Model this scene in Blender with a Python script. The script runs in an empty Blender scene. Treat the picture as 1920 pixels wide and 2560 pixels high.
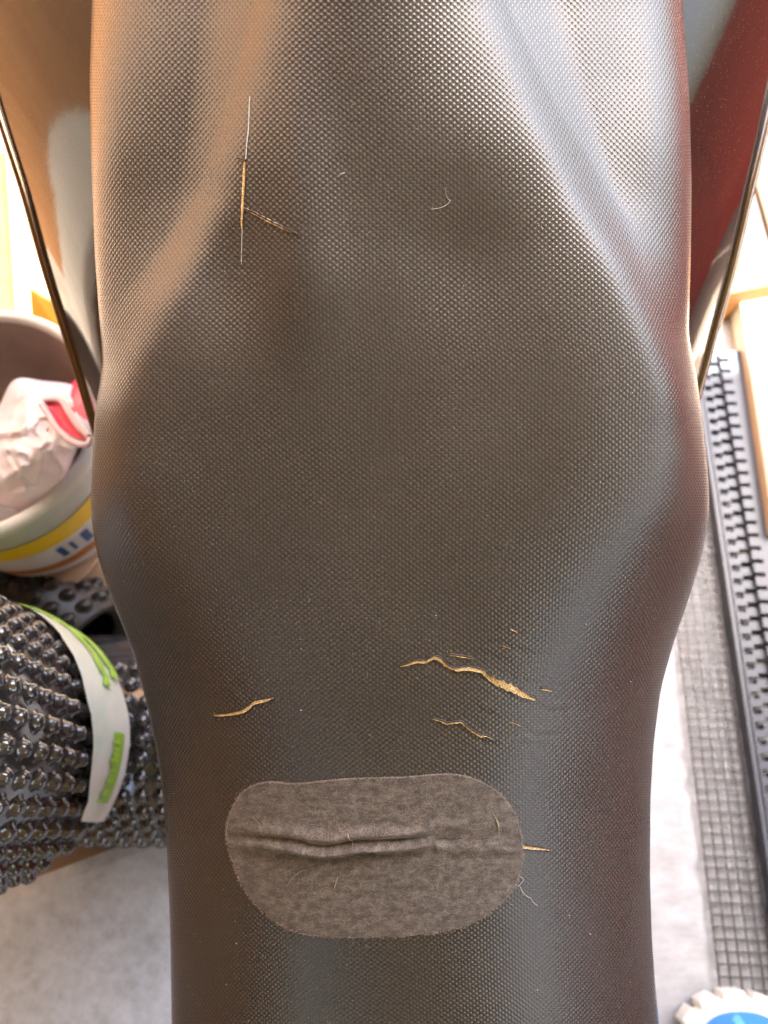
import bpy, bmesh, math, random
import numpy as np
from mathutils import Vector, Matrix, noise
random.seed(7)
R = math.radians
scene = bpy.context.scene
COL = scene.collection

# ------------------------------------------------------------------ camera, sky, sun, exposure
TILT = R(22)
CAM = Vector((0.0, -0.43 * math.sin(TILT), 0.80 + 0.43 * math.cos(TILT)))
FPX, CX, CY = 1884.0, 960.0, 1280.0
FWD = Vector((0, math.sin(TILT), -math.cos(TILT)))
UPV = Vector((0, math.cos(TILT), math.sin(TILT)))
cam_d = bpy.data.cameras.new("camera")
cam_d.sensor_fit = 'HORIZONTAL'
cam_d.sensor_width = 36.0
cam_d.lens = 18.0 * FPX / 960.0
cam_d.clip_start, cam_d.clip_end = 0.02, 400.0
cam_d.dof.use_dof = True
cam_d.dof.focus_distance = 0.435
cam_d.dof.aperture_fstop = 9.0
cam = bpy.data.objects.new("camera", cam_d)
COL.objects.link(cam)
cam.location = CAM
cam.rotation_euler = (TILT, 0, 0)
scene.camera = cam

SUN_EL, SUN_AZ = R(66), R(89)          # azimuth measured from +Y towards +X
world = bpy.data.worlds.new("World")
scene.world = world
world.use_nodes = True
wn = world.node_tree
bg = wn.nodes["Background"]
sky = wn.nodes.new("ShaderNodeTexSky")
sky.sky_type = 'NISHITA'
sky.sun_disc = False
sky.sun_elevation = SUN_EL
sky.sun_rotation = SUN_AZ
sky.dust_density = 6.5
sky.air_density = 0.9
sky.ozone_density = 0.5
wn.links.new(sky.outputs[0], bg.inputs[0])
bg.inputs[1].default_value = 0.12
sun_d = bpy.data.lights.new("sun", 'SUN')
sun_d.energy = 4.0
sun_d.angle = R(0.5)
sun_d.color = (1.0, 0.93, 0.82)
sun = bpy.data.objects.new("sun", sun_d)
COL.objects.link(sun)
sdir = Vector((math.sin(SUN_AZ) * math.cos(SUN_EL), math.cos(SUN_AZ) * math.cos(SUN_EL), math.sin(SUN_EL)))
sun.location = sdir * 20
sun.rotation_euler = sdir.to_track_quat('Z', 'Y').to_euler()

scene.view_settings.view_transform = 'Standard'
scene.view_settings.look = 'None'
scene.view_settings.exposure = 3.42
scene.view_settings.gamma = 1.0
scene.cycles.max_bounces = 8
scene.cycles.diffuse_bounces = 4
scene.cycles.sample_clamp_indirect = 6.0
scene.cycles.use_denoising = True
scene.cycles.denoising_input_passes = 'RGB_ALBEDO_NORMAL'
scene.cycles.denoising_prefilter = 'NONE'

# ------------------------------------------------------------------ helpers
def ray(px, py):
    return FWD + Vector((1, 0, 0)) * ((px - CX) / FPX) + UPV * ((CY - py) / FPX)
def at(px, py, z):                       # point of the place on the level z seen at this pixel
    d = ray(px, py)
    return CAM + d * ((z - CAM.z) / d.z)
def atd(px, py, depth):
    return CAM + ray(px, py) * depth

def tag(o, label=None, cat=None, group=None, kind=None):
    for k, v in (('label', label), ('category', cat), ('group', group), ('kind', kind)):
        if v: o[k] = v
    return o
def empty(name, loc, label, cat, group=None, rot=(0, 0, 0)):
    o = bpy.data.objects.new(name, None)
    o.empty_display_size = 0.05
    COL.objects.link(o); o.location = loc; o.rotation_euler = rot
    return tag(o, label, cat, group)
def link(name, me, mats=None, parent=None, smooth=True):
    o = bpy.data.objects.new(name, me)
    COL.objects.link(o)
    if mats:
        for m in (mats if isinstance(mats, (list, tuple)) else [mats]): me.materials.append(m)
    if smooth: me.shade_smooth()
    if parent:
        o.parent = parent
        bpy.context.view_layer.update() if False else None
        pm = parent.matrix_basis if parent.parent is None else parent.parent.matrix_basis @ parent.matrix_parent_inverse @ parent.matrix_basis
        o.matrix_parent_inverse = pm.inverted()
    return o
def mesh(name, verts, faces, mats=None, parent=None, smooth=True, mi=None):
    me = bpy.data.meshes.new(name)
    me.from_pydata([tuple(v) for v in verts], [], faces)
    if mi: me.polygons.foreach_set('material_index', mi)
    me.update()
    return link(name, me, mats, parent, smooth)
def grid_faces(nr, nc, wrap=False, off=0):
    f = []
    for r in range(nr - 1):
        for c in range(nc if wrap else nc - 1):
            c2 = (c + 1) % nc
            f.append((off + r * nc + c, off + r * nc + c2, off + (r + 1) * nc + c2, off + (r + 1) * nc + c))
    return f
def tube(pts, rad, seg=8, caps=True):
    """rad: number or one per point -> verts, faces"""
    n = len(pts); v = []; f = []
    pts = [Vector(p) for p in pts]
    prev = None
    for i, p in enumerate(pts):
        t = (pts[min(i + 1, n - 1)] - pts[max(i - 1, 0)]).normalized()
        if prev is None:
            a = Vector((0, 0, 1)) if abs(t.z) < 0.9 else Vector((1, 0, 0))
            prev = (a - t * a.dot(t)).normalized()
        else:
            prev = (prev - t * prev.dot(t)).normalized()
        b = t.cross(prev)
        r = rad[i] if isinstance(rad, (list, tuple)) else rad
        for k in range(seg):
            a = 2 * math.pi * k / seg
            v.append(p + (prev * math.cos(a) + b * math.sin(a)) * r)
    f = grid_faces(n, seg, True)
    if caps:
        f.append(tuple(range(seg - 1, -1, -1)))
        f.append(tuple(range((n - 1) * seg, n * seg)))
    return v, f
def join(parts):
    V, F = [], []
    for v, f in parts:
        o = len(V); V += list(v); F += [tuple(i + o for i in q) for q in f]
    return V, F
def box_vf(cx, cy, cz, sx, sy, sz):
    v = [(cx + a * sx / 2, cy + b * sy / 2, cz + c * sz / 2) for c in (-1, 1) for b in (-1, 1) for a in (-1, 1)]
    f = [(0, 2, 3, 1), (4, 5, 7, 6), (0, 1, 5, 4), (2, 6, 7, 3), (0, 4, 6, 2), (1, 3, 7, 5)]
    return v, f
def bevel_mesh(name, v, f, w, seg=2):
    bm = bmesh.new()
    bv = [bm.verts.new(p) for p in v]
    for q in f: bm.faces.new([bv[i] for i in q])
    bmesh.ops.recalc_face_normals(bm, faces=bm.faces)
    bmesh.ops.bevel(bm, geom=list(bm.edges), offset=w, segments=seg, affect='EDGES', profile=0.6)
    me = bpy.data.meshes.new(name); bm.to_mesh(me); bm.free()
    return me
def curve(pts, closed=False, sub=8):
    """Catmull-Rom through 2-D/3-D points"""
    P = [np.array(p, float) for p in pts]; n = len(P); out = []
    rng = range(n) if closed else range(n - 1)
    for i in rng:
        p0 = P[(i - 1) % n] if closed or i > 0 else P[0]
        p1, p2 = P[i], P[(i + 1) % n]
        p3 = P[(i + 2) % n] if closed or i + 2 < n else P[-1]
        for k in range(sub):
            t = k / sub
            out.append(0.5 * (2 * p1 + (p2 - p0) * t + (2 * p0 - 5 * p1 + 4 * p2 - p3) * t * t + (3 * p1 - p0 - 3 * p2 + p3) * t ** 3))
    if not closed: out.append(P[-1])
    return out

# ------------------------------------------------------------------ materials
def mat(name, color=(0.5, 0.5, 0.5), rough=0.5, metal=0.0, spec=0.5, **kw):
    m = bpy.data.materials.new(name); m.use_nodes = True
    b = m.node_tree.nodes["Principled BSDF"]
    b.inputs["Base Color"].default_value = (*color, 1)
    b.inputs["Roughness"].default_value = rough
    b.inputs["Metallic"].default_value = metal
    b.inputs["Specular IOR Level"].default_value = spec
    for k, v in kw.items():
        b.inputs[k.replace('_', ' ')].default_value = v
    return m
class N:
    def __init__(self, m):
        self.t = m.node_tree; self.b = self.t.nodes["Principled BSDF"]
    def new(self, typ, **kw):
        n = self.t.nodes.new(typ)
        for k, v in kw.items(): setattr(n, k, v)
        return n
    def link(self, a, b): self.t.links.new(a, b)
    def coord(self, which='Object'):
        return self.new("ShaderNodeTexCoord").outputs[which]
    def noise(self, vec, scale, detail=4, rough=0.6, dist=0.0):
        n = self.new("ShaderNodeTexNoise")
        n.inputs["Scale"].default_value = scale; n.inputs["Detail"].default_value = detail
        n.inputs["Roughness"].default_value = rough; n.inputs["Distortion"].default_value = dist
        self.link(vec, n.inputs["Vector"]); return n.outputs["Fac"]
    def mapping(self, vec, scale=(1, 1, 1), rot=(0, 0, 0)):
        n = self.new("ShaderNodeMapping"); n.inputs["Scale"].default_value = scale; n.inputs["Rotation"].default_value = rot
        self.link(vec, n.inputs["Vector"]); return n.outputs[0]
    def ramp(self, fac, stops):
        n = self.new("ShaderNodeValToRGB"); e = n.color_ramp.elements
        while len(e) < len(stops): e.new(0.5)
        for el, (p, c) in zip(e, stops):
            el.position = p; el.color = (*c, 1) if len(c) == 3 else c
        self.link(fac, n.inputs[0]); return n.outputs[0]
    def math(self, op, a, b=None, c=None):
        n = self.new("ShaderNodeMath", operation=op)
        for i, x in enumerate((a, b, c)):
            if x is None: continue
            if isinstance(x, (int, float)): n.inputs[i].default_value = x
            else: self.link(x, n.inputs[i])
        return n.outputs[0]
    def bump(self, h, strength, dist, normal=None):
        n = self.new("ShaderNodeBump"); n.inputs["Strength"].default_value = strength; n.inputs["Distance"].default_value = dist
        self.link(h, n.inputs["Height"])
        if normal is not None: self.link(normal, n.inputs["Normal"])
        return n.outputs[0]
    def base(self, c): self.link(c, self.b.inputs["Base Color"])
    def rough(self, c): self.link(c, self.b.inputs["Roughness"])
    def normal(self, c): self.link(c, self.b.inputs["Normal"])

def simple_noise_mat(name, c1, c2, scale, rough=0.6, bump=0.0, bdist=0.002, mapscale=(1, 1, 1), detail=5, **kw):
    m = mat(name, c1, rough, **kw); n = N(m)
    v = n.mapping(n.coord(), mapscale)
    f = n.noise(v, scale, detail)
    n.base(n.ramp(f, [(0.3, c1), (0.7, c2)]))
    if bump: n.normal(n.bump(f, bump, bdist))
    return m

# seat vinyl: embossed weave in UV metres
VIN = mat("seat_vinyl", (0.030, 0.026, 0.022), 0.36, spec=0.5, IOR=1.72)
def build_vinyl(m):
    n = N(m)
    uv = n.coord('UV')
    sp = n.new("ShaderNodeSeparateXYZ"); n.link(uv, sp.inputs[0])
    big = n.noise(uv, 9.0, 2, 0.5)
    wob = n.noise(uv, 30.0, 2, 0.5)
    u = n.math('MULTIPLY_ADD', wob, 0.0006, sp.outputs[0])
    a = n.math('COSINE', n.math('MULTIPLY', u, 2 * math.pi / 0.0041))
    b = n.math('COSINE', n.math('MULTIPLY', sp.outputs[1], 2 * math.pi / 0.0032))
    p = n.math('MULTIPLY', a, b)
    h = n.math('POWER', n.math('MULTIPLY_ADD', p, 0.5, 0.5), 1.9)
    # ribs between the columns of pits
    rib = n.math('MULTIPLY', n.math('COSINE', n.math('MULTIPLY', u, 4 * math.pi / 0.0041)), 0.12)
    hh = n.math('ADD', h, rib)
    fine = n.noise(uv, 1600.0, 2, 0.6)
    hh = n.math('MULTIPLY_ADD', fine, 0.18, hh)
    n.normal(n.bump(hh, 0.46, 0.00042))
    # worn and slightly dusty vinyl
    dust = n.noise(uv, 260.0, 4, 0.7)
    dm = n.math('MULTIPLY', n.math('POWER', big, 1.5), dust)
    # light on the raised weave and shade in the pits, put into the colour
    worn_lit = n.ramp(dm, [(0.05, (0.082, 0.075, 0.066)), (0.5, (0.130, 0.119, 0.106))])
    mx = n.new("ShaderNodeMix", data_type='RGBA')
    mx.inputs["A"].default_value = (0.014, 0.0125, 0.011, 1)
    n.link(worn_lit, mx.inputs["B"])
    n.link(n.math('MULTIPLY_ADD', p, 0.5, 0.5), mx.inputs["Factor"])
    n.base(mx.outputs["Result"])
    n.rough(n.math('ADD', n.math('MULTIPLY_ADD', big, 0.14, 0.22), n.math('MULTIPLY', p, -0.05)))
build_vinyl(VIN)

FOAM = mat("foam", (0.6, 0.35, 0.1), 0.9)
def build_foam(m):
    n = N(m); f = n.noise(n.coord(), 1300.0, 3, 0.7)
    n.base(n.ramp(f, [(0.36, (0.40, 0.20, 0.05)), (0.5, (0.72, 0.50, 0.19)), (0.64, (0.92, 0.80, 0.52))]))
    n.normal(n.bump(f, 0.8, 0.0008))
build_foam(FOAM)
LIP = mat("torn_vinyl_edge", (0.035, 0.032, 0.03), 0.25)
FELT = mat("felt_patch", (0.06, 0.05, 0.042), 0.95, spec=0.15)
def build_felt(m):
    n = N(m); v = n.coord('UV')
    f1 = n.noise(v, 2200.0, 3, 0.8)
    f2 = n.noise(n.mapping(v, (1.0, 1.6, 1)), 130.0, 6, 0.75)
    f3 = n.noise(n.mapping(v, (1, 1.4, 1), (0, 0, 0.4)), 700.0, 3, 0.75, 1.5)
    s = n.math('ADD', n.math('MULTIPLY', f1, 0.35), n.math('ADD', n.math('MULTIPLY', f2, 0.6), n.math('MULTIPLY', f3, 0.45)))
    n.base(n.ramp(s, [(0.48, (0.058, 0.050, 0.042)), (0.66, (0.108, 0.093, 0.078)), (0.82, (0.27, 0.235, 0.20))]))
    n.normal(n.bump(n.math('ADD', f1, f3), 0.7, 0.0005))
    m.node_tree.nodes["Principled BSDF"].inputs["Sheen Weight"].default_value = 0.35
    m.node_tree.nodes["Principled BSDF"].inputs["Sheen Roughness"].default_value = 0.4
build_felt(FELT)
FIBRE = mat("fibre", (0.45, 0.38, 0.32), 0.8)
WFIBRE = mat("white_fibre", (0.75, 0.75, 0.72), 0.6)
STRAW = mat("straw", (0.42, 0.36, 0.25), 0.6)
GLOSS = mat("gloss_black_panel", (0.012, 0.010, 0.009), 0.05, spec=0.16, IOR=1.45)
def build_gloss(m):
    n = N(m); v = n.coord()
    vo = n.new("ShaderNodeTexVoronoi"); vo.inputs["Scale"].default_value = 650.0
    n.link(v, vo.inputs["Vector"])
    d = n.math('LESS_THAN', vo.outputs["Distance"], 0.13)
    sm = n.noise(v, 22.0, 4, 0.6)
    d2 = n.math('MULTIPLY', d, n.math('GREATER_THAN', n.noise(v, 300.0, 1), 0.53))
    n.base(n.ramp(d2, [(0.0, (0.012, 0.010, 0.009)), (1.0, (0.22, 0.18, 0.13))]))
    n.rough(n.math('MULTIPLY_ADD', sm, 0.10, 0.02))
    n.normal(n.bump(sm, 0.05, 0.002))
build_gloss(GLOSS)
CHROME = mat("chrome_bead", (0.30, 0.28, 0.26), 0.10, metal=1.0)
BEADL = mat("dark_bead", (0.16, 0.12, 0.085), 0.16, metal=1.0)
BLACKPL = mat("black_plastic", (0.02, 0.02, 0.021), 0.4)
RUBBER = mat("tyre_rubber", (0.02, 0.02, 0.02), 0.8)
STEEL = mat("steel", (0.4, 0.4, 0.4), 0.35, metal=1.0)
MEMB = simple_noise_mat("dimpled_membrane", (0.034, 0.033, 0.035), (0.058, 0.057, 0.060), 60.0, 0.12, IOR=2.05)
MEMBD = simple_noise_mat("shaded_membrane", (0.010, 0.010, 0.010), (0.020, 0.022, 0.019), 60.0, 0.4)  # membrane copy darkened, shade of the slanted roll put into its colour
TAPEW = simple_noise_mat("wrapper_white", (0.72, 0.88, 0.82), (0.93, 0.97, 0.96), 26.0, 0.3, 0.4, 0.003)
TAPEG = mat("wrapper_green", (0.33, 0.62, 0.06), 0.4)
BUCKET = simple_noise_mat("bucket_plastic", (0.44, 0.46, 0.42), (0.50, 0.52, 0.48), 30, 0.35)
RIMM = mat("bucket_rim", (0.62, 0.62, 0.56), 0.35)
BUCKIN = simple_noise_mat("bucket_inside", (0.20, 0.155, 0.125), (0.30, 0.24, 0.20), 14, 0.6)
YEL = mat("label_yellow", (0.80, 0.55, 0.02), 0.4)
BLU = mat("label_blue", (0.02, 0.10, 0.24), 0.4)
ORA = mat("label_orange", (0.50, 0.18, 0.03), 0.45)
WHT = mat("label_white", (0.70, 0.70, 0.70), 0.4)
PINK = mat("red_plastic_sheet", (0.75, 0.05, 0.10), 0.45)
BAG = mat("bag_plastic", (0.95, 0.94, 0.97), 0.25, spec=0.5)
def build_bag(m):
    t = m.node_tree; b = t.nodes["Principled BSDF"]; out = t.nodes["Material Output"]
    tr = t.nodes.new("ShaderNodeBsdfTranslucent"); tr.inputs[0].default_value = (0.9, 0.86, 0.88, 1)
    tp = t.nodes.new("ShaderNodeBsdfTransparent")
    m1 = t.nodes.new("ShaderNodeMixShader"); m1.inputs[0].default_value = 0.2
    m2 = t.nodes.new("ShaderNodeMixShader"); m2.inputs[0].default_value = 0.12
    t.links.new(b.outputs[0], m1.inputs[1]); t.links.new(tr.outputs[0], m1.inputs[2])
    t.links.new(m1.outputs[0], m2.inputs[1]); t.links.new(tp.outputs[0], m2.inputs[2])
    t.links.new(m2.outputs[0], out.inputs[0])
build_bag(BAG)
BAGF = mat("bag_fold_plastic", (0.85, 0.68, 0.72), 0.3)
PALE = mat("pale_slit", (0.58, 0.54, 0.47), 0.5)
def wood_mat(name, c1, c2, rough=0.6, axis=(14, 1.2, 14)):
    m = mat(name, c1, rough); n = N(m)
    v = n.mapping(n.coord(), axis)
    f = n.noise(v, 3.0, 6, 0.65, 0.8)
    n.base(n.ramp(f, [(0.3, c1), (0.7, c2)]))
    n.normal(n.bump(f, 0.3, 0.002))
    return m
WOODW = wood_mat("wall_wood", (0.30, 0.13, 0.045), (0.44, 0.22, 0.09))
WOODR = wood_mat("roof_wood", (0.34, 0.22, 0.13), (0.46, 0.31, 0.19), axis=(1.2, 14, 14))
WOODW2 = wood_mat("plank_brown", (0.10, 0.065, 0.04), (0.16, 0.105, 0.065))
WOODP = wood_mat("plank_pale", (0.46, 0.36, 0.24), (0.56, 0.46, 0.33))
WOODPK = wood_mat("plank_pink", (0.30, 0.155, 0.07), (0.38, 0.21, 0.105))
WOODY = wood_mat("plank_yellow", (0.40, 0.20, 0.012), (0.50, 0.27, 0.03))
WOODO = wood_mat("plank_orange", (0.22, 0.085, 0.018), (0.32, 0.14, 0.035), axis=(1.2, 14, 14))
POST = wood_mat("post_pale", (0.60, 0.52, 0.42), (0.72, 0.64, 0.54))
REDW = wood_mat("red_paint_boards", (0.40, 0.028, 0.024), (0.48, 0.05, 0.04), 0.5)
FLOOR = simple_noise_mat("brown_floor", (0.19, 0.15, 0.115), (0.28, 0.23, 0.18), 9.0, 0.85, 0.3, 0.004)
SLAB = mat("stone_slab", (0.4, 0.4, 0.4), 0.75)
def build_slab(m):
    n = N(m); v = n.coord()
    f1 = n.noise(v, 34.0, 6, 0.7); f2 = n.noise(v, 80.0, 5, 0.75); f3 = n.noise(v, 9.0, 3, 0.5)
    s = n.math('ADD', n.math('MULTIPLY', f1, 0.5), n.math('ADD', n.math('MULTIPLY', f2, 0.35), n.math('MULTIPLY', f3, 0.25)))
    n.base(n.ramp(s, [(0.43, (0.42, 0.47, 0.53)), (0.55, (0.55, 0.625, 0.71)), (0.67, (0.67, 0.76, 0.87))]))
    n.normal(n.bump(f2, 0.25, 0.002))
build_slab(SLAB)
STONED = simple_noise_mat("grey_stone", (0.09, 0.08, 0.07), (0.14, 0.125, 0.11), 20.0, 0.8, 0.2)
FLEECE = simple_noise_mat("white_fleece", (0.42, 0.43, 0.44), (0.54, 0.55, 0.56), 40.0, 0.8, 0.4, 0.003, (1, 2.2, 1))
STRAND = mat("mesh_strand", (0.065, 0.062, 0.058), 0.4)
GRATE = mat("grate_plastic", (0.075, 0.088, 0.115), 0.38)
SOLE = mat("sole_white", (0.80, 0.80, 0.72), 0.6)
SHOEB = mat("shoe_blue", (0.05, 0.27, 0.72), 0.7)
SHOEL = mat("shoe_light_blue", (0.14, 0.52, 0.85), 0.6)
CARD = simple_noise_mat("tan_lid", (0.42, 0.30, 0.19), (0.50, 0.37, 0.25), 12.0, 0.7)
LEAF = simple_noise_mat("hedge_leaf", (0.045, 0.09, 0.02), (0.09, 0.15, 0.04), 2.0, 0.5)
LAWN = simple_noise_mat("lawn", (0.05, 0.11, 0.02), (0.10, 0.19, 0.04), 3.0, 0.9)

# ------------------------------------------------------------------ setting
o = mesh("ground", [(-150, -150, -0.02), (150, -150, -0.02), (150, 150, -0.02), (-150, 150, -0.02)], [(0, 1, 2, 3)], LAWN, smooth=False); tag(o, kind='structure')
v, f = box_vf(0.5, 0.2, -0.004, 4.0, 6.0, 0.008)
o = mesh("floor", v, f, FLOOR, smooth=False); tag(o, kind='structure')

# wooden wall at the left (bare boards, one pale post), porch roof overhead
def board_wall(x, y0, y1, z0, z1, w, m, name, label, cat, thick=0.02):
    root = empty(name, (x, (y0 + y1) / 2, 0), label, cat)
    n = int((y1 - y0) / w); me = None
    for i in range(n):
        yc = y0 + (i + 0.5) * w
        if me is None:
            vv, ff = box_vf(0, 0, 0, thick, w - 0.006, z1 - z0)
            me = bevel_mesh("board", vv, ff, 0.002, 1); me.materials.append(m)
        b = bpy.data.objects.new("board", me); COL.objects.link(b)
        b.location = (random.uniform(-0.003, 0.003), yc - (y0 + y1) / 2, (z0 + z1) / 2); b.parent = root
    return root
board_wall(-1.31, -2.6, 7.4, 0.0, 3.9, 0.40, WOODW, "wooden_wall", "brown wooden board wall standing at the left side of the porch", "wall")
for yp in (0.62,):
    v, f = box_vf(-1.19, yp, 1.25, 0.10, 0.16, 2.5)
    o = link("wooden_post", bevel_mesh("wooden_post", v, f, 0.006), POST); tag(o, "pale wooden post standing against the brown board wall", "post")
rr = board_wall(1.5, -2.4, 5.4, 0.0, 0.84, 0.30, REDW, "red_fence", "red painted board fence standing beyond the right hand side", "fence")
v, f = box_vf(0.3, -3.3, 1.25, 3.2, 0.05, 2.5)
o = mesh("back_wall", v, f, WOODR, smooth=False); tag(o, "plain board wall closing the porch behind the viewer", "wall")
HV, HF = [], []
rh = random.Random(3)
for i in range(9000):
    p = Vector((4.3 + rh.gauss(0, 0.30), rh.uniform(-4.2, 1.3), 2.7 * math.sqrt(rh.random()) + rh.uniform(-0.1, 0.25)))
    if noise.noise(p * 1.6) < -0.25: continue
    a = Vector((rh.gauss(0, 1), rh.gauss(0, 1), rh.gauss(0, 1))).normalized(); b = a.orthogonal().normalized() * rh.uniform(0.035, 0.07); a *= rh.uniform(0.06, 0.11)
    k = len(HV); HV += [p - a, p + b, p + a, p - b]; HF.append((k, k + 1, k + 2, k + 3))
hedge = empty("hedge", (4.3, -1.4, -0.02), "loose green hedge growing behind the red fence", "hedge")
mesh("foliage", HV, HF, LEAF, hedge, smooth=False)
for yh in (-3.6, -2.2, -0.8, 0.6):
    vv, ff = tube([(4.3, yh, -0.02), (4.32, yh + 0.05, 0.9), (4.28, yh - 0.04, 2.2)], [0.05, 0.035, 0.012], 8); mesh("stem", vv, ff, WOODW2, hedge)
ROOF_Y1 = 0.60
v, f = box_vf(0.72, (ROOF_Y1 - 3.4) / 2, 2.56, 4.04, ROOF_Y1 + 3.4, 0.05)
o = mesh("porch_roof", v, f, WOODR, smooth=False); tag(o, kind='structure')

# ------------------------------------------------------------------ the motorcycle seat
def interp(tab):
    y = [a for a, b in tab]; x = [b for a, b in tab]
    # smooth (Catmull-like) interpolation through dense resampling
    yy = np.linspace(y[0], y[-1], 700); xx = np.interp(yy, y, x)
    k = np.exp(-0.5 * (np.arange(-12, 13) / 4.5) ** 2); k /= k.sum()
    pad = np.concatenate([2 * xx[0] - xx[12:0:-1], xx, 2 * xx[-1] - xx[-2:-14:-1]])
    xs = np.convolve(pad, k, 'valid')
    return lambda q: float(np.interp(q, yy, xs))
SL = interp([(-500, 262), (-250, 244), (0, 230), (200, 224), (400, 228), (640, 237), (780, 247), (905, 258), (960, 249), (1030, 237), (1150, 230), (1280, 226), (1376, 240), (1492, 276), (1627, 332), (1782, 372), (1920, 399), (2075, 415), (2306, 425), (2560, 429), (3000, 420)])
SR = interp([(-500, 1650), (-250, 1688), (0, 1706), (250, 1724), (460, 1729), (640, 1727), (840, 1721), (940, 1742), (1062, 1757), (1200, 1772), (1270, 1774), (1320, 1769), (1400, 1752), (1480, 1728), (1600, 1686), (1720, 1652), (1860, 1634), (2000, 1626), (2200, 1625), (2350, 1630), (2450, 1637), (2560, 1648), (3000, 1670)])
RL = interp([(-500, 760), (0, 705), (250, 650), (480, 590), (600, 530), (760, 430), (900, 358), (1020, 318), (1200, 290), (1400, 345), (1700, 500), (2000, 560), (2560, 590), (3000, 590)])
RR = interp([(-500, 1160), (0, 1205), (250, 1300), (480, 1415), (640, 1520), (850, 1630), (1000, 1690), (1150, 1722), (1300, 1690), (1500, 1590), (1750, 1490), (2000, 1440), (2560, 1450), (3000, 1450)])
WSOFT = interp([(-500, 0.035), (0, 0.030), (400, 0.024), (700, 0.022), (1000, 0.024), (1250, 0.045), (1500, 0.10), (1800, 0.14), (3000, 0.16)])
DCR = interp([(-500, 0.372), (0, 0.393), (600, 0.414), (1280, 0.430), (2000, 0.447), (2560, 0.462), (3000, 0.478)])
DROP = interp([(-500, 0.108), (0, 0.098), (500, 0.082), (900, 0.062), (1250, 0.060), (1600, 0.075), (2560, 0.085), (3000, 0.085)])
DRID = interp([(-500, 0.010), (0, 0.010), (600, 0.010), (1100, 0.014), (1700, 0.010), (3000, 0.012)])
WRINK = []
for pts, a, w in (([(1290, 1584), (1310, 1592), (1340, 1594), (1390, 1604)], 0.5, 6), ([(1240, 1612), (1300, 1624), (1330, 1634), (1392, 1640)], 0.6, 6), ([(1150, 1624), (1215, 1634), (1250, 1646), (1300, 1668)], 0.5, 5),
                  ([(1345, 1766), (1375, 1776), (1430, 1774)], 0.6, 6), ([(1200, 1852), (1250, 1864), (1290, 1858), (1360, 1866)], 0.6, 7), ([(1120, 1770), (1180, 1766), (1240, 1790), (1290, 1794)], 0.6, 6), ([(1310, 1826), (1345, 1838), (1400, 1834)], 0.5, 6),
                  ([(1000, 1672), (1085, 1656), (1140, 1686), (1210, 1694), (1275, 1738), (1340, 1758)], 0.9, 8), ([(1080, 1808), (1150, 1818), (1200, 1850), (1235, 1858)], 0.6, 6), ([(1270, 1690), (1320, 1706), (1385, 1712)], 0.5, 6),
                  ([(605, 600), (604, 700)], 0.35, 5), ([(594, 560), (592, 700)], 0.3, 5)):
    c_ = np.array(curve(pts, sub=10))
    WRINK.append((c_, a * 0.001, w, c_[:, 0].min() - 30, c_[:, 0].max() + 30, c_[:, 1].min() - 30, c_[:, 1].max() + 30))
def wrinkle(px, py):
    d = 0.0
    for c_, a, w, xa, xb, ya, yb in WRINK:
        if xa < px < xb and ya < py < yb:
            q = (c_[:, 0] - px) ** 2 + (c_[:, 1] - py) ** 2
            k = int(q.argmin()); m = math.sqrt(q[k]); t = k / (len(c_) - 1)
            side = py - c_[k, 1]
            env = math.sin(math.pi * (0.08 + 0.84 * t))
            d += a * env * (math.exp(-(m / w) ** 2) - (0.9 * math.exp(-((m - 1.8 * w) / (1.2 * w)) ** 2) if side < 0 else 0))
    return d
def softplus(x):
    return x if x > 30 else math.log1p(math.exp(x))
def seat_depth(px, py):
    sl, sr = SL(py), SR(py)
    c = 0.5 * (sl + sr); hw = 0.5 * (sr - sl)
    u = max(-1.0, min(1.0, (px - c) / hw))
    rid = RL(py) if u < 0 else RR(py)
    ur = abs(rid - c) / hw
    w = WSOFT(py); dr = DRID(py); D = DROP(py)
    au = abs(u)
    sp = lambda x: w * softplus((x - ur) / w)
    s = (sp(au) - sp(0)) / (sp(1) - sp(0))
    flank = 0.62 * s + 0.38 * (1 - math.sqrt(max(0.0, 1 - s ** 2.0)))
    fo = max(0.0, min(1.0, (820 - py) / 500.0)); fo = fo * fo * (3 - 2 * fo)
    q = min(1.0, s / 0.42); q = q * q * (3 - 2 * q)
    flank2 = 0.16 * q + 0.40 * s + 0.44 * (1 - math.sqrt(max(0.0, 1 - s ** 6.0)))
    flank = flank * (1 - fo) + flank2 * fo
    cr = dr * min(au / ur, 1.25) ** 2
    d = DCR(py) + cr * (1 - s) + (D) * flank
    # slow unevenness of the old foam
    g = lambda x, y, sx, sy: math.exp(-((px - x) / sx) ** 2 - ((py - y) / sy) ** 2)
    d += -0.0052 * g(770, 720, 115, 260) + 0.0050 * g(570, 690, 120, 180) + 0.0050 * g(1150, 650, 170, 200) - 0.002 * g(1480, 1150, 170, 300)
    d += 0.0022 * g(940, 1050, 260, 300) - 0.0015 * g(1250, 1350, 200, 220) + 0.0016 * g(1450, 1750, 120, 240)
    d += wrinkle(px, py) - 0.0030 * g(735, 430, 85, 330)
    d += 0.0010 * noise.noise(Vector((px / 330.0, py / 400.0, 3.1)))
    # folds on the pillion flanks
    fl = max(0.0, min(1.0, (700 - py) / 500.0))
    d += fl * 0.004 * (g(1560, 150 + 0 * py, 90, 500) - 0.0) * 1.0
    return d
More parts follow.
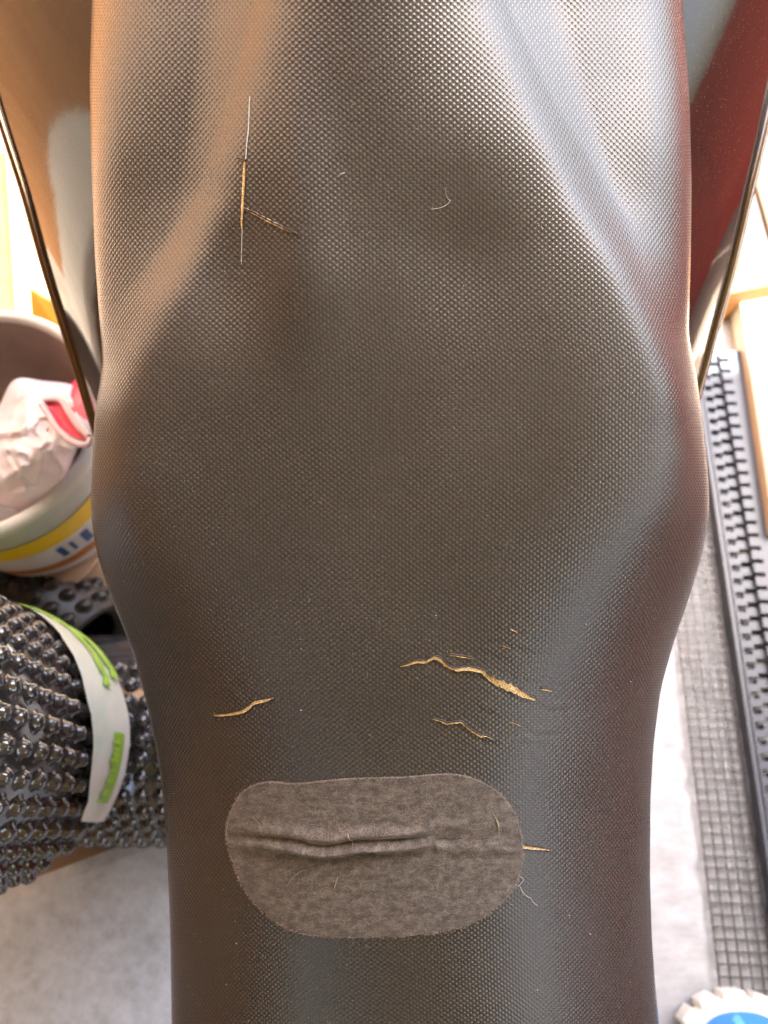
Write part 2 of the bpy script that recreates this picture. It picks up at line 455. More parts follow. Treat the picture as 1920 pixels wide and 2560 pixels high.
def seat_point(px, py, lift=0.0):
    p = atd(px, py, seat_depth(px, py))
    if lift:
        e = 2.0
        a = atd(px + e, py, seat_depth(px + e, py)) - atd(px - e, py, seat_depth(px - e, py))
        b = atd(px, py + e, seat_depth(px, py + e)) - atd(px, py - e, seat_depth(px, py - e))
        nn = a.cross(b).normalized()
        if nn.dot(CAM - p) < 0: nn = -nn
        p = p + nn * lift
    return p

bike = empty("motorcycle", (0, 0.05, 0), "motorcycle with a torn black vinyl seat between gloss black side panels", "motorcycle")
NC, NR = 181, 430
us = [math.sin(math.pi / 2 * (-1 + 2 * i / (NC - 1))) * 0.35 + (-1 + 2 * i / (NC - 1)) * 0.65 for i in range(NC)]
pys = [-480 + (2960 + 480) * j / (NR - 1) for j in range(NR)]
V = []
DEEP = [(0.004, 0.022), (0.012, 0.05), (0.03, 0.085), (0.05, 0.10)]     # (inwards, down) rows below the silhouette
for py in pys:
    sl, sr = SL(py), SR(py); c = (sl + sr) / 2; hw = (sr - sl) / 2
    row = [atd(c + hw * u, py, seat_depth(c + hw * u, py)) for u in us]
    pre = [row[0] + Vector((i, 0, -d)) for i, d in reversed(DEEP)]
    post = [row[-1] + Vector((-i, 0, -d)) for i, d in DEEP]
    V += pre + row + post
NCT = NC + 2 * len(DEEP)
F = grid_faces(NR, NCT)
A = np.array([tuple(p) for p in V]).reshape(NR, NCT, 3)
du = np.linalg.norm(np.diff(A, axis=1), axis=2)
U = np.concatenate([np.zeros((NR, 1)), np.cumsum(du, axis=1)], axis=1)
U -= U[:, NCT // 2][:, None]
dv = np.linalg.norm(np.diff(A, axis=0), axis=2)
mid = dv[:, NCT // 2 - 30: NCT // 2 + 30].mean(axis=1)
Vv = np.concatenate([[0], np.cumsum(mid)])
Vg = np.repeat(Vv[:, None], NCT, axis=1)
UV = np.stack([U, Vg], axis=2).reshape(-1, 2)
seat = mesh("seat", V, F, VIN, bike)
seat["label"] = "black embossed vinyl seat with tears and a felt patch"
me = seat.data
uvl = me.uv_layers.new(name="UVMap")
li = np.zeros(len(me.loops), dtype=np.int32); me.loops.foreach_get('vertex_index', li)
uvl.data.foreach_set('uv', UV[li].astype(np.float32).ravel())
me.polygons.foreach_set('use_smooth', [True] * len(me.polygons))
if me.polygons[len(me.polygons) // 2].normal.dot(CAM - Vector(V[len(V) // 2])) < 0: me.flip_normals()

# tears: foam showing in the slit, lips of torn vinyl beside it
def tear(pts, label, lip_side=0, sub=5, jag=0.6, foam_lift=0.0003, FOAM=FOAM):
    """pts: (px, py, width in photo pixels)"""
    c = curve(pts, sub=sub)
    top, bot = [], []
    n = len(c)
    for i, q in enumerate(c):
        a, b = c[max(0, i - 1)], c[min(n - 1, i + 1)]
        t = np.array([b[0] - a[0], b[1] - a[1]]); t /= (np.linalg.norm(t) + 1e-9)
        nn = np.array([-t[1], t[0]])
        w = max(0.8, q[2] * (1 + jag * random.uniform(-0.5, 0.5))) / 2
        w2 = max(0.8, q[2] * (1 + jag * random.uniform(-0.5, 0.5))) / 2
        top.append((q[0] - nn[0] * w, q[1] - nn[1] * w)); bot.append((q[0] + nn[0] * w2, q[1] + nn[1] * w2))
    V = [];
    for i in range(n):
        e_, m_ = (0.0002, 0.0008) if FOAM is PALE else (0.0007, foam_lift)
        V.append(seat_point(*top[i], e_)); V.append(seat_point((top[i][0] + bot[i][0]) / 2, (top[i][1] + bot[i][1]) / 2, m_)); V.append(seat_point(*bot[i], e_))
    o = mesh("foam", V, grid_faces(n, 3), FOAM, None)
    tr = o; tr.name = "tear"; o.data.name = "tear"
    parts = []
    for side, P in ((-1, top), (1, bot)):
        if lip_side in (side, 2):
            parts.append(tube([seat_point(p[0], p[1] + side * 1.5, 0.0004) for p in P], [0.00035 + 0.00030 * abs(math.sin(i * 1.7)) for i in range(n)], 6))
    if parts:
        vv, ff = join(parts)
        off = len(V)
        me2 = bpy.data.meshes.new("tear")
        fs = grid_faces(n, 3) + [tuple(i + off for i in q) for q in ff]
        me2.from_pydata([tuple(p) for p in list(V) + list(vv)], [], fs)
        me2.materials.append(FOAM); me2.materials.append(LIP)
        me2.polygons.foreach_set('material_index', [0] * (2 * (n - 1)) + [1] * len(ff))
        me2.shade_smooth()
        o.data = me2
    o.parent = seat
    o.matrix_parent_inverse = (seat.matrix_parent_inverse).copy()
    pm = bike.matrix_basis @ seat.matrix_parent_inverse
    o.matrix_parent_inverse = pm.inverted()
    if label: o["label"] = label
    return o
tear([(1000, 1665, 2), (1018, 1661, 4), (1040, 1654, 6), (1066, 1653, 7), (1085, 1644, 8), (1102, 1650, 7), (1118, 1664, 6), (1140, 1673, 6), (1165, 1671, 7), (1185, 1674, 9), (1205, 1678, 9), (1220, 1690, 10), (1240, 1704, 18), (1262, 1712, 17), (1282, 1722, 17), (1305, 1735, 10), (1325, 1744, 9), (1338, 1747, 3)], "long jagged tear with bright yellow foam showing", -1, 4, 0.7)
tear([(1352, 1722, 2), (1366, 1724, 4), (1380, 1727, 2)], None, -1)
tear([(1275, 1571, 2), (1285, 1576, 3), (1294, 1579, 1.5)], None, 0)
tear([(1252, 1609, 1), (1262, 1615, 2), (1275, 1621, 1)], None, 0)
tear([(1120, 1636, 1.5), (1140, 1639, 3), (1160, 1642, 3), (1184, 1646, 1.5)], None, -1)
tear([(1082, 1796, 2), (1105, 1803, 3.5), (1118, 1808, 3), (1150, 1805, 3), (1163, 1814, 3), (1182, 1828, 3), (1200, 1839, 4), (1215, 1840, 3), (1232, 1847, 1.5)], "thin wavy crack below the long tear", -1, 4, 0.9)
tear([(1272, 1806, 1), (1285, 1807, 2.5), (1302, 1815, 1.5)], None, 0)
tear([(535, 1787, 3), (552, 1787, 5), (575, 1785, 6), (596, 1781, 7), (610, 1777, 8), (624, 1768, 8), (636, 1757, 8), (646, 1754, 8), (665, 1750, 7), (685, 1743, 2)], "short curved tear showing orange foam", 1, 5, 0.15)
tear([(626, 242, 0.8), (624, 270, 1.2), (622, 320, 2.0), (618, 360, 1.2), (615, 398, 1.4)], "thin straight pale slit", 0, 4, 0.2, FOAM=PALE)
tear([(594, 398, 1.5), (602, 400, 3), (613, 405, 2)], None, -1)
tear([(613, 404, 3), (612, 430, 6), (610, 470, 6), (608, 510, 6), (607, 535, 5), (605, 556, 4), (606, 572, 2)], "straight slit of orange foam", 0, 4, 0.25)
tear([(606, 572, 1.2), (605, 600, 1.0), (604, 660, 0.8)], None, 0, FOAM=PALE)
tear([(610, 524, 1.5), (630, 532, 3), (650, 542, 3), (680, 558, 3.5), (715, 575, 3), (745, 588, 1)], "slanted crack with a raised dark lip", -1, 4, 0.4)
tear([(612, 520, 1), (632, 528, 2.2), (652, 538, 1.6), (682, 554, 2.4), (716, 571, 2.0), (742, 583, 1)], None, 0, 4, 0.9, FOAM=PALE)
tear([(593, 396, 1), (601, 397, 2.5), (610, 400, 2.0), (613, 402, 1)], None, 0, 4, 0.5, FOAM=PALE)
tear([(1245, 1697, 1), (1262, 1704, 2.0), (1280, 1712, 2.2), (1300, 1726, 1.4), (1325, 1738, 1)], None, 0, 4, 0.9, FOAM=PALE)
tear([(1302, 2116, 8), (1325, 2118, 7), (1350, 2121, 5), (1374, 2124, 2)], "pointed slit of yellow foam running out from under the patch", 1, 4, 0.2)

# felt patch glued over a tear
OUT = curve([(568, 2090), (572, 2050), (585, 2012), (608, 1980), (640, 1960), (680, 1953), (715, 1957), (745, 1958), (790, 1953), (830, 1949), (880, 1945), (950, 1943), (1010, 1941), (1060, 1937), (1110, 1934), (1155, 1937), (1195, 1950), (1240, 1975), (1272, 2008), (1294, 2055), (1306, 2115), (1302, 2165), (1288, 2208), (1258, 2248), (1215, 2287), (1160, 2314), (1090, 2331), (1000, 2339), (900, 2342), (800, 2339), (735, 2325), (685, 2300), (632, 2250), (598, 2195), (578, 2140)], True, 4)
OUT = np.array(OUT)
pc = np.array([930.0, 2135.0])
CRL = np.array(curve([(640, 2090), (720, 2098), (800, 2112), (850, 2108), (890, 2100), (960, 2099), (1040, 2094), (1090, 2084)], sub=6))
def patch_lift(px, py):
    dd = np.hypot(CRL[:, 0] - px, CRL[:, 1] - py); i = int(dd.argmin())
    side = py - CRL[i, 1]; t = i / (len(CRL) - 1)
    endx = max(0.0, CRL[0, 0] - px, px - CRL[-1, 0])
    amp = math.sin(math.pi * min(1, max(0, 0.06 + 0.94 * t))) ** 0.6 * math.exp(-(endx / 60) ** 2)
    h = amp * (0.0062 * math.exp(-((side - 15) / 10) ** 2) + 0.0046 * math.exp(-((side + 19) / 14) ** 2) - 0.0016 * math.exp(-(side / 6) ** 2) - 0.0008 * math.exp(-((side - 36) / 14) ** 2))
    # shallow pull lines running to both ends
    h += 0.0015 * math.exp(-((py - (2116 + 0.004 * (px - 900))) / 13) ** 2) * (1 if abs(px - 930) > 160 else 0.3) - 0.0012 * math.exp(-((py - (2098 + 0.004 * (px - 900))) / 9) ** 2) * (1 if abs(px - 930) > 160 else 0.2)
    h += 0.0006 * math.exp(-((py - (2060 + 0.02 * (px - 1150))) / 12) ** 2) * math.exp(-((px - 1180) / 130) ** 2)
    h += 0.00025 * noise.noise(Vector((px / 40, py / 22, 0)))
    return h
NRG, NA = 70, len(OUT)
V = [seat_point(*pc, 0.0009 + patch_lift(*pc))]
puv = [(pc[0] * 0.00024, pc[1] * 0.00024)]
for r in range(1, NRG + 1):
    s = r / NRG
    for k in range(NA):
        q = pc + (OUT[k] - pc) * s
        if r == NRG: q = q + np.array([random.uniform(-1, 1), random.uniform(-1, 1)])
        edge = 1.0 if r < NRG else 0.8
        V.append(seat_point(q[0], q[1], 0.0009 * edge + (patch_lift(q[0], q[1]) if r < NRG else 0)))
        puv.append((q[0] * 0.00024, q[1] * 0.00024))
for k in range(NA):
    q = OUT[k]
    V.append(seat_point(q[0], q[1], -0.0004)); puv.append((q[0] * 0.00024, q[1] * 0.00024))
F = [(0, 1 + k, 1 + (k + 1) % NA) for k in range(NA)] + grid_faces(NRG + 1, NA, True, 1)
def seat_child(o):
    o.parent = seat
    o.matrix_parent_inverse = (bike.matrix_basis @ seat.matrix_parent_inverse).inverted()
patch = mesh("repair_patch", V, F, FELT); seat_child(patch)
patch["label"] = "grey brown felt patch with a raised crease across it"
pm_ = patch.data; ul = pm_.uv_layers.new(name="UVMap")
li = np.zeros(len(pm_.loops), dtype=np.int32); pm_.loops.foreach_get('vertex_index', li)
ul.data.foreach_set('uv', np.array(puv)[li].astype(np.float32).ravel())
if pm_.polygons[len(pm_.polygons) // 2].normal.dot(CAM - Vector(V[0])) < 0: pm_.flip_normals()
# fuzz standing out round the patch's edge and on its face
parts = []
for i in range(1500):
    k = random.randrange(NA); t = random.random()
    q = OUT[k] * (1 - t) + OUT[(k + 1) % NA] * t
    dr = (q - pc) / np.linalg.norm(q - pc)
    q0 = q - dr * random.uniform(0, 4); L = random.uniform(2, 7)
    a = random.uniform(-1.2, 1.2); d2 = np.array([dr[0] * math.cos(a) - dr[1] * math.sin(a), dr[0] * math.sin(a) + dr[1] * math.cos(a)])
    q1 = q0 + d2 * L
    parts.append(tube([seat_point(q0[0], q0[1], 0.0009), seat_point((q0[0] + q1[0]) / 2, (q0[1] + q1[1]) / 2, 0.0014), seat_point(q1[0], q1[1], random.uniform(0.0006, 0.0016))], 0.00007, 3, False))
for i in range(800):
    k = random.randrange(NA); s = math.sqrt(random.random()) * 0.97
    q0 = pc + (OUT[k] - pc) * s
    a = random.uniform(0, math.tau); L = random.uniform(3, 11)
    q1 = q0 + np.array([math.cos(a), math.sin(a)]) * L; qm = (q0 + q1) / 2 + np.array([random.uniform(-2, 2), random.uniform(-2, 2)])
    parts.append(tube([seat_point(p[0], p[1], 0.0011 + patch_lift(p[0], p[1])) for p in (q0, qm, q1)], 0.00005, 3, False))
vv, ff = join(parts)
o = mesh("felt_fuzz", vv, ff, FIBRE); seat_child(o); tag(o, kind='stuff')

# dust and lint lying on the seat
parts = []
SPOTS = [(1475, 2335, 0.0005), (753, 1775, 0.00045), (1090, 775, 0.0004), (548, 1797, 0.0003), (562, 1797, 0.0003), (577, 1796, 0.00034), (604, 1791, 0.0003), (618, 1785, 0.0003), (636, 1771, 0.0003), (652, 1762, 0.0003), (664, 1759, 0.0003)]
for i in range(1700):
    px, py = random.uniform(300, 1650), random.uniform(0, 2560)
    if i < len(SPOTS): px, py = SPOTS[i][:2]
    if not (SL(py) + 20 < px < SR(py) - 20): continue
    p = seat_point(px, py, 0.0003)
    r = random.choice((0.00011, 0.00013, 0.00017, 0.00022)) * (1.9 if random.random() < 0.04 else 1)
    if i < len(SPOTS): r = SPOTS[i][2]
    parts.append(([p + Vector((r, 0, 0)), p + Vector((0, r, 0)), p - Vector((r, 0, 0)), p - Vector((0, r, 0)), p + Vector((0, 0, r)), p - Vector((0, 0, r))],
                  [(0, 1, 4), (1, 2, 4), (2, 3, 4), (3, 0, 4), (1, 0, 5), (2, 1, 5), (3, 2, 5), (0, 3, 5)]))
for i in range(110):
    px, py = random.gauss(960, 260), random.uniform(0, 2560)
    if not (SL(py) + 30 < px < SR(py) - 30): continue
    a = random.uniform(0, math.tau); L = random.uniform(4, 14)
    q = [(px, py), (px + math.cos(a) * L / 2 + random.uniform(-2, 2), py + math.sin(a) * L / 2 + random.uniform(-2, 2)), (px + math.cos(a) * L, py + math.sin(a) * L)]
    parts.append(tube([seat_point(x, y, 0.0004) for x, y in q], 0.00004, 3, False))
vv, ff = join(parts)
o = mesh("lint", vv, ff, WFIBRE); tag(o, "pale dust specks and short lint scattered over the black seat", "lint", kind='stuff')

def fibre(name, pts, rad, m, label, cat, lift=0.0006, onpatch=False, group=None):
    c = curve(pts, sub=6)
    P = [seat_point(q[0], q[1], lift + (patch_lift(q[0], q[1]) + 0.0009 if onpatch else 0)) for q in c]
    vv, ff = tube(P, rad, 5)
    o = mesh(name, vv, ff, m)
    return tag(o, label, cat, group)
fibre("thread", [(1276, 2194), (1284, 2206), (1294, 2214), (1302, 2206), (1308, 2198), (1300, 2190)], 0.00011, WFIBRE, "curled white thread loop at the lower right edge of the felt patch", "thread")
fibre("thread", [(1299, 2215), (1304, 2226), (1310, 2234), (1318, 2240), (1326, 2244), (1330, 2252), (1336, 2258), (1343, 2263)], 0.00014, WFIBRE, "long wavy white thread trailing down right from the felt patch", "thread")
fibre("thread", [(1077, 523), (1095, 521), (1110, 516), (1121, 508), (1126, 500)], 0.00011, WFIBRE, "fine curved white thread on the upper middle of the black seat", "thread")
fibre("thread", [(1115, 468), (1114, 482), (1119, 496), (1126, 502)], 0.00008, WFIBRE, "faint upright white thread just above the fine curved one", "thread")
fibre("thread", [(850, 437), (862, 432)], 0.00016, WFIBRE, "short straight white thread left of the seat's upper middle", "thread")
fibre("thread", [(634, 2040), (652, 2055), (660, 2070), (664, 2084)], 0.00009, FIBRE, "curved pale thread on the felt patch's upper left corner", "thread", onpatch=True)
fibre("thread", [(718, 2215), (735, 2190), (752, 2176), (772, 2170)], 0.00009, FIBRE, "arched pale thread on the felt patch's lower left part", "thread", onpatch=True)
fibre("straw_bit", [(872, 2074), (878, 2090), (883, 2106)], [0.00012] + [0.0003] * 11 + [0.0001], STRAW, "pale straw bit leaning over the crease of the felt patch", "straw bit", onpatch=True)
fibre("straw_bit", [(837, 2218), (841, 2203), (846, 2188)], [0.00012] + [0.0003] * 11 + [0.0001], STRAW, "pale straw bit on the felt patch below the crease", "straw bit", onpatch=True)
fibre("straw_bit", [(1232, 2032), (1242, 2055), (1246, 2084)], [0.0001] + [0.0002] * 4 + [0.0005] * 3 + [0.0002] * 4 + [0.0001], STRAW, "seed shaped straw bit near the felt patch's right end", "straw bit", onpatch=True)

# gloss side panels with a bead along the outer edge
def side_panel(outer, inner, d_out, d_in, bead_r, label, bulge, s):
    oc = curve(outer, sub=10); ic = curve(inner, sub=10); n = len(oc); m_ = 26
    V = []
    for j in range(n):
        t = j / (n - 1)
        po = atd(oc[j][0], oc[j][1], d_out[0] + (d_out[1] - d_out[0]) * t)
        pi = atd(ic[j][0], ic[j][1], d_in[0] + (d_in[1] - d_in[0]) * t)
        nn = Vector((s, 0, 0.6)).normalized()
        for k in range(m_):
            w = k / (m_ - 1)
            V.append(pi.lerp(po, w) + nn * (bulge * math.sin(math.pi * w) * 1.0))
        for d, i_ in ((0.03, 0.0), (0.09, 0.012), (0.20, 0.05)):
            V.append(po + Vector((-s * i_, 0, -d)))
    o = mesh("side_panel", V, grid_faces(n, m_ + 3), GLOSS, bike)
    o["label"] = label
    pts = [V[j * (m_ + 3) + m_ - 1] + Vector((0, 0, bead_r * 0.4)) for j in range(n)]
    vv, ff = tube(pts, bead_r, 14)
    b = mesh("edge_bead", vv, ff, CHROME if s > 0 else BEADL)
    b.parent = o; b.matrix_parent_inverse = (bike.matrix_basis @ o.matrix_parent_inverse).inverted()
    return o
side_panel([(-170, -420), (-80, 0), (-8, 260), (62, 480), (118, 680), (178, 870), (242, 1080), (300, 1260)],
           [(330, -420), (320, 0), (310, 260), (310, 480), (318, 680), (330, 870), (345, 1080), (390, 1260)],
           (0.640, 0.680), (0.525, 0.53), 0.0040, "left gloss black panel reflecting brown boards", 0.006, -1)
side_panel([(2040, -420), (1975, 0), (1915, 300), (1868, 500), (1828, 670), (1790, 810), (1742, 985), (1690, 1160)],
           [(1590, -420), (1610, 0), (1620, 300), (1630, 500), (1630, 670), (1630, 810), (1630, 985), (1600, 1160)],
           (0.655, 0.685), (0.525, 0.53), 0.0042, "right gloss black panel with a chrome edge reflecting a red fence", 0.006, 1)
# what carries them, under the seat and out of sight: frame and rear wheel
v, f = box_vf(0, 0.05, 0.56, 0.10, 0.45, 0.10)
link("frame", bevel_mesh("frame", v, f, 0.02), BLACKPL, bike)
def torus(cx, cy, cz, R0, r0, n=40, m_=12):
    V = []
    for i in range(n):
        a = math.tau * i / n
        for j in range(m_):
            b = math.tau * j / m_
            V.append((cx + r0 * math.sin(b), cy + (R0 + r0 * math.cos(b)) * math.cos(a), cz + (R0 + r0 * math.cos(b)) * math.sin(a)))
    F = []
    for i in range(n):
        for j in range(m_):
            F.append((i * m_ + j, ((i + 1) % n) * m_ + j, ((i + 1) % n) * m_ + (j + 1) % m_, i * m_ + (j + 1) % m_))
    return V, F
v, f = torus(0, 0.05, 0.27, 0.22, 0.05)
wh = mesh("wheel", v, f, RUBBER, bike)
v, f = torus(0, 0.05, 0.27, 0.165, 0.012)
rm = mesh("rim", v, f, STEEL); rm.parent = wh; rm.matrix_parent_inverse = (bike.matrix_basis @ wh.matrix_parent_inverse).inverted()
for s in (-1, 1):
    vv, ff = tube([(s * 0.068, 0.05, 0.27), (s * 0.07, 0.05, 0.54)], 0.014, 8)
    mesh("fork_leg", vv, ff, STEEL, bike)

# ------------------------------------------------------------------ bucket at the left
RIMZ = 0.40
bc = at(-75, 1047, RIMZ); br = 0.155
BZ = 0.18
bucket = empty("bucket", (bc.x, bc.y, BZ), "round pale bucket with a yellow and blue label left of the seat", "bucket")
def lathe(profile, cx, cy, n=64):
    V = []
    for r, z in profile:
        for k in range(n):
            a = math.tau * k / n
            V.append((cx + r * math.cos(a), cy + r * math.sin(a), z))
    return V, grid_faces(len(profile), n, True)
prof = [(0.005, BZ + 0.004), (0.128, BZ), (0.132, BZ + 0.006), (br - 0.006, RIMZ - 0.05), (br - 0.004, RIMZ - 0.012)]
v, f = lathe(prof, bc.x, bc.y); mesh("wall", v, f, BUCKET, bucket)
v, f = lathe([(br - 0.009, RIMZ - 0.008), (br - 0.012, RIMZ - 0.05), (0.126, BZ + 0.012), (0.004, BZ + 0.010)], bc.x, bc.y); mesh("lining", v, f, BUCKIN, bucket)
v, f = lathe([(br - 0.009, RIMZ - 0.008), (br - 0.008, RIMZ), (br - 0.002, RIMZ + 0.003), (br + 0.004, RIMZ - 0.002), (br + 0.005, RIMZ - 0.013), (br - 0.001, RIMZ - 0.016), (br + 0.001, RIMZ - 0.022), (br - 0.004, RIMZ - 0.028)], bc.x, bc.y)
mesh("rim", v, f, RIMM, bucket)
def band(z0, z1, a0, a1, m, name, out=0.0012, n=40, slant=0.0):
    V = []
    for k in range(n + 1):
        a = a0 + (a1 - a0) * k / n
        for z in (z0, z1):
            zz = z + slant * (k / n - 0.5)
            r = 0.132 + (br - 0.006 - 0.132) * (zz - BZ - 0.006) / (RIMZ - 0.056 - BZ) + out
            V.append((bc.x + r * math.cos(a), bc.y + r * math.sin(a), zz))
    return mesh(name, V, [(2 * k, 2 * k + 2, 2 * k + 3, 2 * k + 1) for k in range(n)], m, bucket)
A0, A1 = R(-95), R(25)
lab = band(0.19, 0.330, A0, A1, WHT, "label", 0.0008)
def sub(o, par):
    o.parent = par; o.matrix_parent_inverse = (bucket.matrix_basis @ par.matrix_parent_inverse).inverted(); return o
def lband(*a, **k): return sub(band(*a, **k), lab)
lband(0.288, 0.330, A0, A1, YEL, "yellow_stripe", 0.0016)
lband(0.208, 0.228, A0, A1, ORA, "orange_stripe", 0.0016)
ac = R(-38)
for k, (w_, z0, z1) in enumerate([(0.035, 0.240, 0.275), (0.020, 0.243, 0.272), (0.045, 0.240, 0.275), (0.028, 0.240, 0.262), (0.036, 0.240, 0.275), (0.03, 0.240, 0.272), (0.04, 0.240, 0.274)]):
    lband(z0, z1, ac - R(22) + k * 0.125, ac - R(22) + k * 0.125 + w_ * 1.9, BLU, "lettering", 0.0020, n=4)

# clear bag stuffed into the bucket, with a red sheet showing in its fold
def crumple(pts, z0, z1, apex, label, name, m, nr=26, seed=0.0, amp=0.012, subd=8, soft=True):
    oc = np.array(curve(pts, True, subd)); n = len(oc)
    V = [at(apex[0], apex[1], z1)]
    for r in range(1, nr + 1):
        s = r / nr
        for k in range(n):
            q = np.array(apex) * (1 - s) + oc[k] * s
            z = z0 + (z1 - z0) * (1 - s ** 2.2)
            nz = noise.noise(Vector(((q[0] + 0.5 * q[1]) / 75 + seed, (q[1] - 0.4 * q[0]) / 60, seed))); nz2 = noise.noise(Vector(((q[0] - 0.6 * q[1]) / 40 + seed, (q[1] + 0.5 * q[0]) / 48, 5)))
            z += amp * (max(0.0, 1 - abs(nz) * 3.5) * 0.9 + 0.5 * max(0.0, 1 - abs(nz2) * 4) + 0.5 * nz) * min(1, (1 - s) * 4)
            V.append(at(q[0], q[1], z))
    for r in range(1, 4):
        for k in range(n):
            b = V[1 + (nr - 1) * n + k]
            V.append(b + Vector(((bc.x - b.x) * 0.12 * r, (bc.y - b.y) * 0.12 * r, -0.05 * r)))
    F = [(0, 1 + k, 1 + (k + 1) % n) for k in range(n)] + grid_faces(nr + 3, n, True, 1)
    o = mesh(name, V, F, m, smooth=soft); return o
bag = crumple([(-60, 1090), (-10, 1030), (35, 950), (110, 952), (190, 966), (228, 1020), (232, 1085), (200, 1125), (190, 1150), (150, 1220), (70, 1265), (0, 1262), (-60, 1200)], 0.385, 0.475, (120, 1075), "", "plastic_bag", BAG, 40, 2.7, 0.011, 6, True)
tag(bag, "crumpled clear plastic bag stuffed into the pale bucket", "plastic bag")
red = crumple([(110, 1020), (130, 985), (170, 965), (205, 935), (240, 960), (240, 1060), (200, 1110), (170, 1165), (130, 1150), (110, 1090)], 0.36, 0.452, (160, 1060), "", "red_sheet", PINK, 12, 4.0, 0.006)
tag(red, "red plastic sheet glowing through the clear bag in the bucket", "plastic sheet")
def fold(name, left, right, z, m, parent=None):
    a = curve(left, sub=8); b = curve(right, sub=8); V = []
    for p, q in zip(a, b):
        V += [at(p[0], p[1], z), at((p[0] + q[0]) / 2, (p[1] + q[1]) / 2, z - 0.006), at(q[0], q[1], z)]
    o = mesh(name, V, grid_faces(len(a), 3), m)
    return o
o = fold("red_fold", [(108, 1008), (128, 1035), (150, 1068), (185, 1092), (212, 1099)], [(112, 1004), (150, 1008), (165, 1035), (190, 1072), (212, 1095)], 0.500, PINK)
o.parent = red; o.matrix_parent_inverse.identity()
for P in ([(104, 1010), (124, 1040), (146, 1074), (180, 1104), (216, 1112), (226, 1096)], [(108, 1000), (150, 1000), (172, 1030), (198, 1066), (222, 1092)]):
    vv, ff = tube([at(x, y, 0.498) for x, y in curve(P, sub=8)], 0.0036, 8)
    o = mesh("bag_fold", vv, ff, BAGF); o.parent = bag; o.matrix_parent_inverse.identity()

# ------------------------------------------------------------------ dimpled membrane rolls
def stud_mesh(name, r, h, m, seg=10):
    prof = [(r * 1.3, 0), (r * 0.98, h * 0.22), (r * 0.86, h * 0.62), (r * 0.70, h * 0.86), (r * 0.42, h * 0.98), (0.0001, h * 1.01)]
    V = []
    for q, z in prof:
        for k in range(seg):
            a = math.tau * k / seg; V.append((q * math.cos(a), q * math.sin(a), z))
    me = bpy.data.meshes.new(name); me.from_pydata(V, [], grid_faces(len(prof), seg, True)); me.materials.append(m); me.shade_smooth()
    return me
def studs(parent, me, frames):
    inv = parent.matrix_basis.inverted()
    for p, nrm in frames:
        o = bpy.data.objects.new("stud", me); COL.objects.link(o)
        o.parent = parent
        o.matrix_basis = inv @ (Matrix.Translation(p) @ nrm.to_track_quat('Z', 'Y').to_matrix().to_4x4())
# upright roll in front
RZ = 0.32
rc = at(-12, 1882, RZ); RR_ = 0.138
roll1 = empty("membrane_roll", (rc.x, rc.y, 0), "upright roll of black dimpled membrane with a white and green wrapper band", "membrane roll", "rolls of dimpled membrane left of the seat")
H1 = 0.76
v, f = lathe([(0.02, RZ + 0.05), (0.055, RZ + 0.05), (0.055, 0.0), (0.02, 0.0)], rc.x, rc.y, 24); mesh('hidden_stand', v, f, CARD, roll1)  # unseen made-up stand that holds the roll off the floor
def spiral(cx, cy, r, n=90):
    return [(cx + (r - 0.014 * (a / math.tau) * 0.0) * math.cos(a), cy + r * math.sin(a)) for a in [math.tau * k / n for k in range(n)]]
v, f = lathe([(0.055, RZ + 0.004), (RR_ - 0.004, RZ), (RR_, RZ + 0.004), (RR_, H1), (RR_ - 0.012, H1), (RR_ - 0.02, H1 - 0.05)], rc.x, rc.y, 90)
mesh("sheet", v, f, MEMB, roll1)
sm = stud_mesh("stud", 0.0084, 0.0090, MEMB)
fr = []
rows = 24
for i in range(rows):
    a = R(-118) + i * (0.0225 / RR_)
    for j in range(12):
        z = RZ + 0.016 + j * 0.0315 + (0.0157 if i % 2 else 0)
        n_ = Vector((math.cos(a), math.sin(a), 0))
        fr.append((Vector((rc.x, rc.y, z)) + n_ * RR_, n_))
studs(roll1, sm, fr)
def wrap_band(z0, z1, a0, a1, m, name, rad, n=40, jag=0.0, zf=None):
    V = []
    for k in range(n + 1):
        t = k / n; a = a0 + (a1 - a0) * t
        lo, hi = zf(t) if zf else (z0, z1)
        hi += jag * noise.noise(Vector((k * 0.7, 1.3, 0)))
        for i in range(4):
            V.append((rc.x + (rad + 0.002 * math.sin(i * 1.1)) * math.cos(a), rc.y + (rad + 0.002 * math.sin(i * 1.1)) * math.sin(a), RZ + lo + (hi - lo) * i / 3))
    return mesh(name, V, grid_faces(n + 1, 4), m, roll1)
wr = wrap_band(0, 0.1, R(-28), R(125), TAPEW, "wrapper_band", RR_ + 0.012, jag=0.008, zf=lambda t: (0.004, 0.035 + 0.10 * math.sin(math.pi * min(1, 0.06 + t * 1.1)) ** 0.7))
for z0, z1, a0, a1 in ((0.012, 0.034, 30, 118), (0.056, 0.074, 24, 104), (0.034, 0.062, -20, 6)):
    o = wrap_band(z0, z1, R(a0), R(a1), TAPEG, "green_stripe", RR_ + 0.0155, jag=0.014)
    o.parent = wr; o.matrix_parent_inverse = (roll1.matrix_basis @ wr.matrix_parent_inverse).inverted()
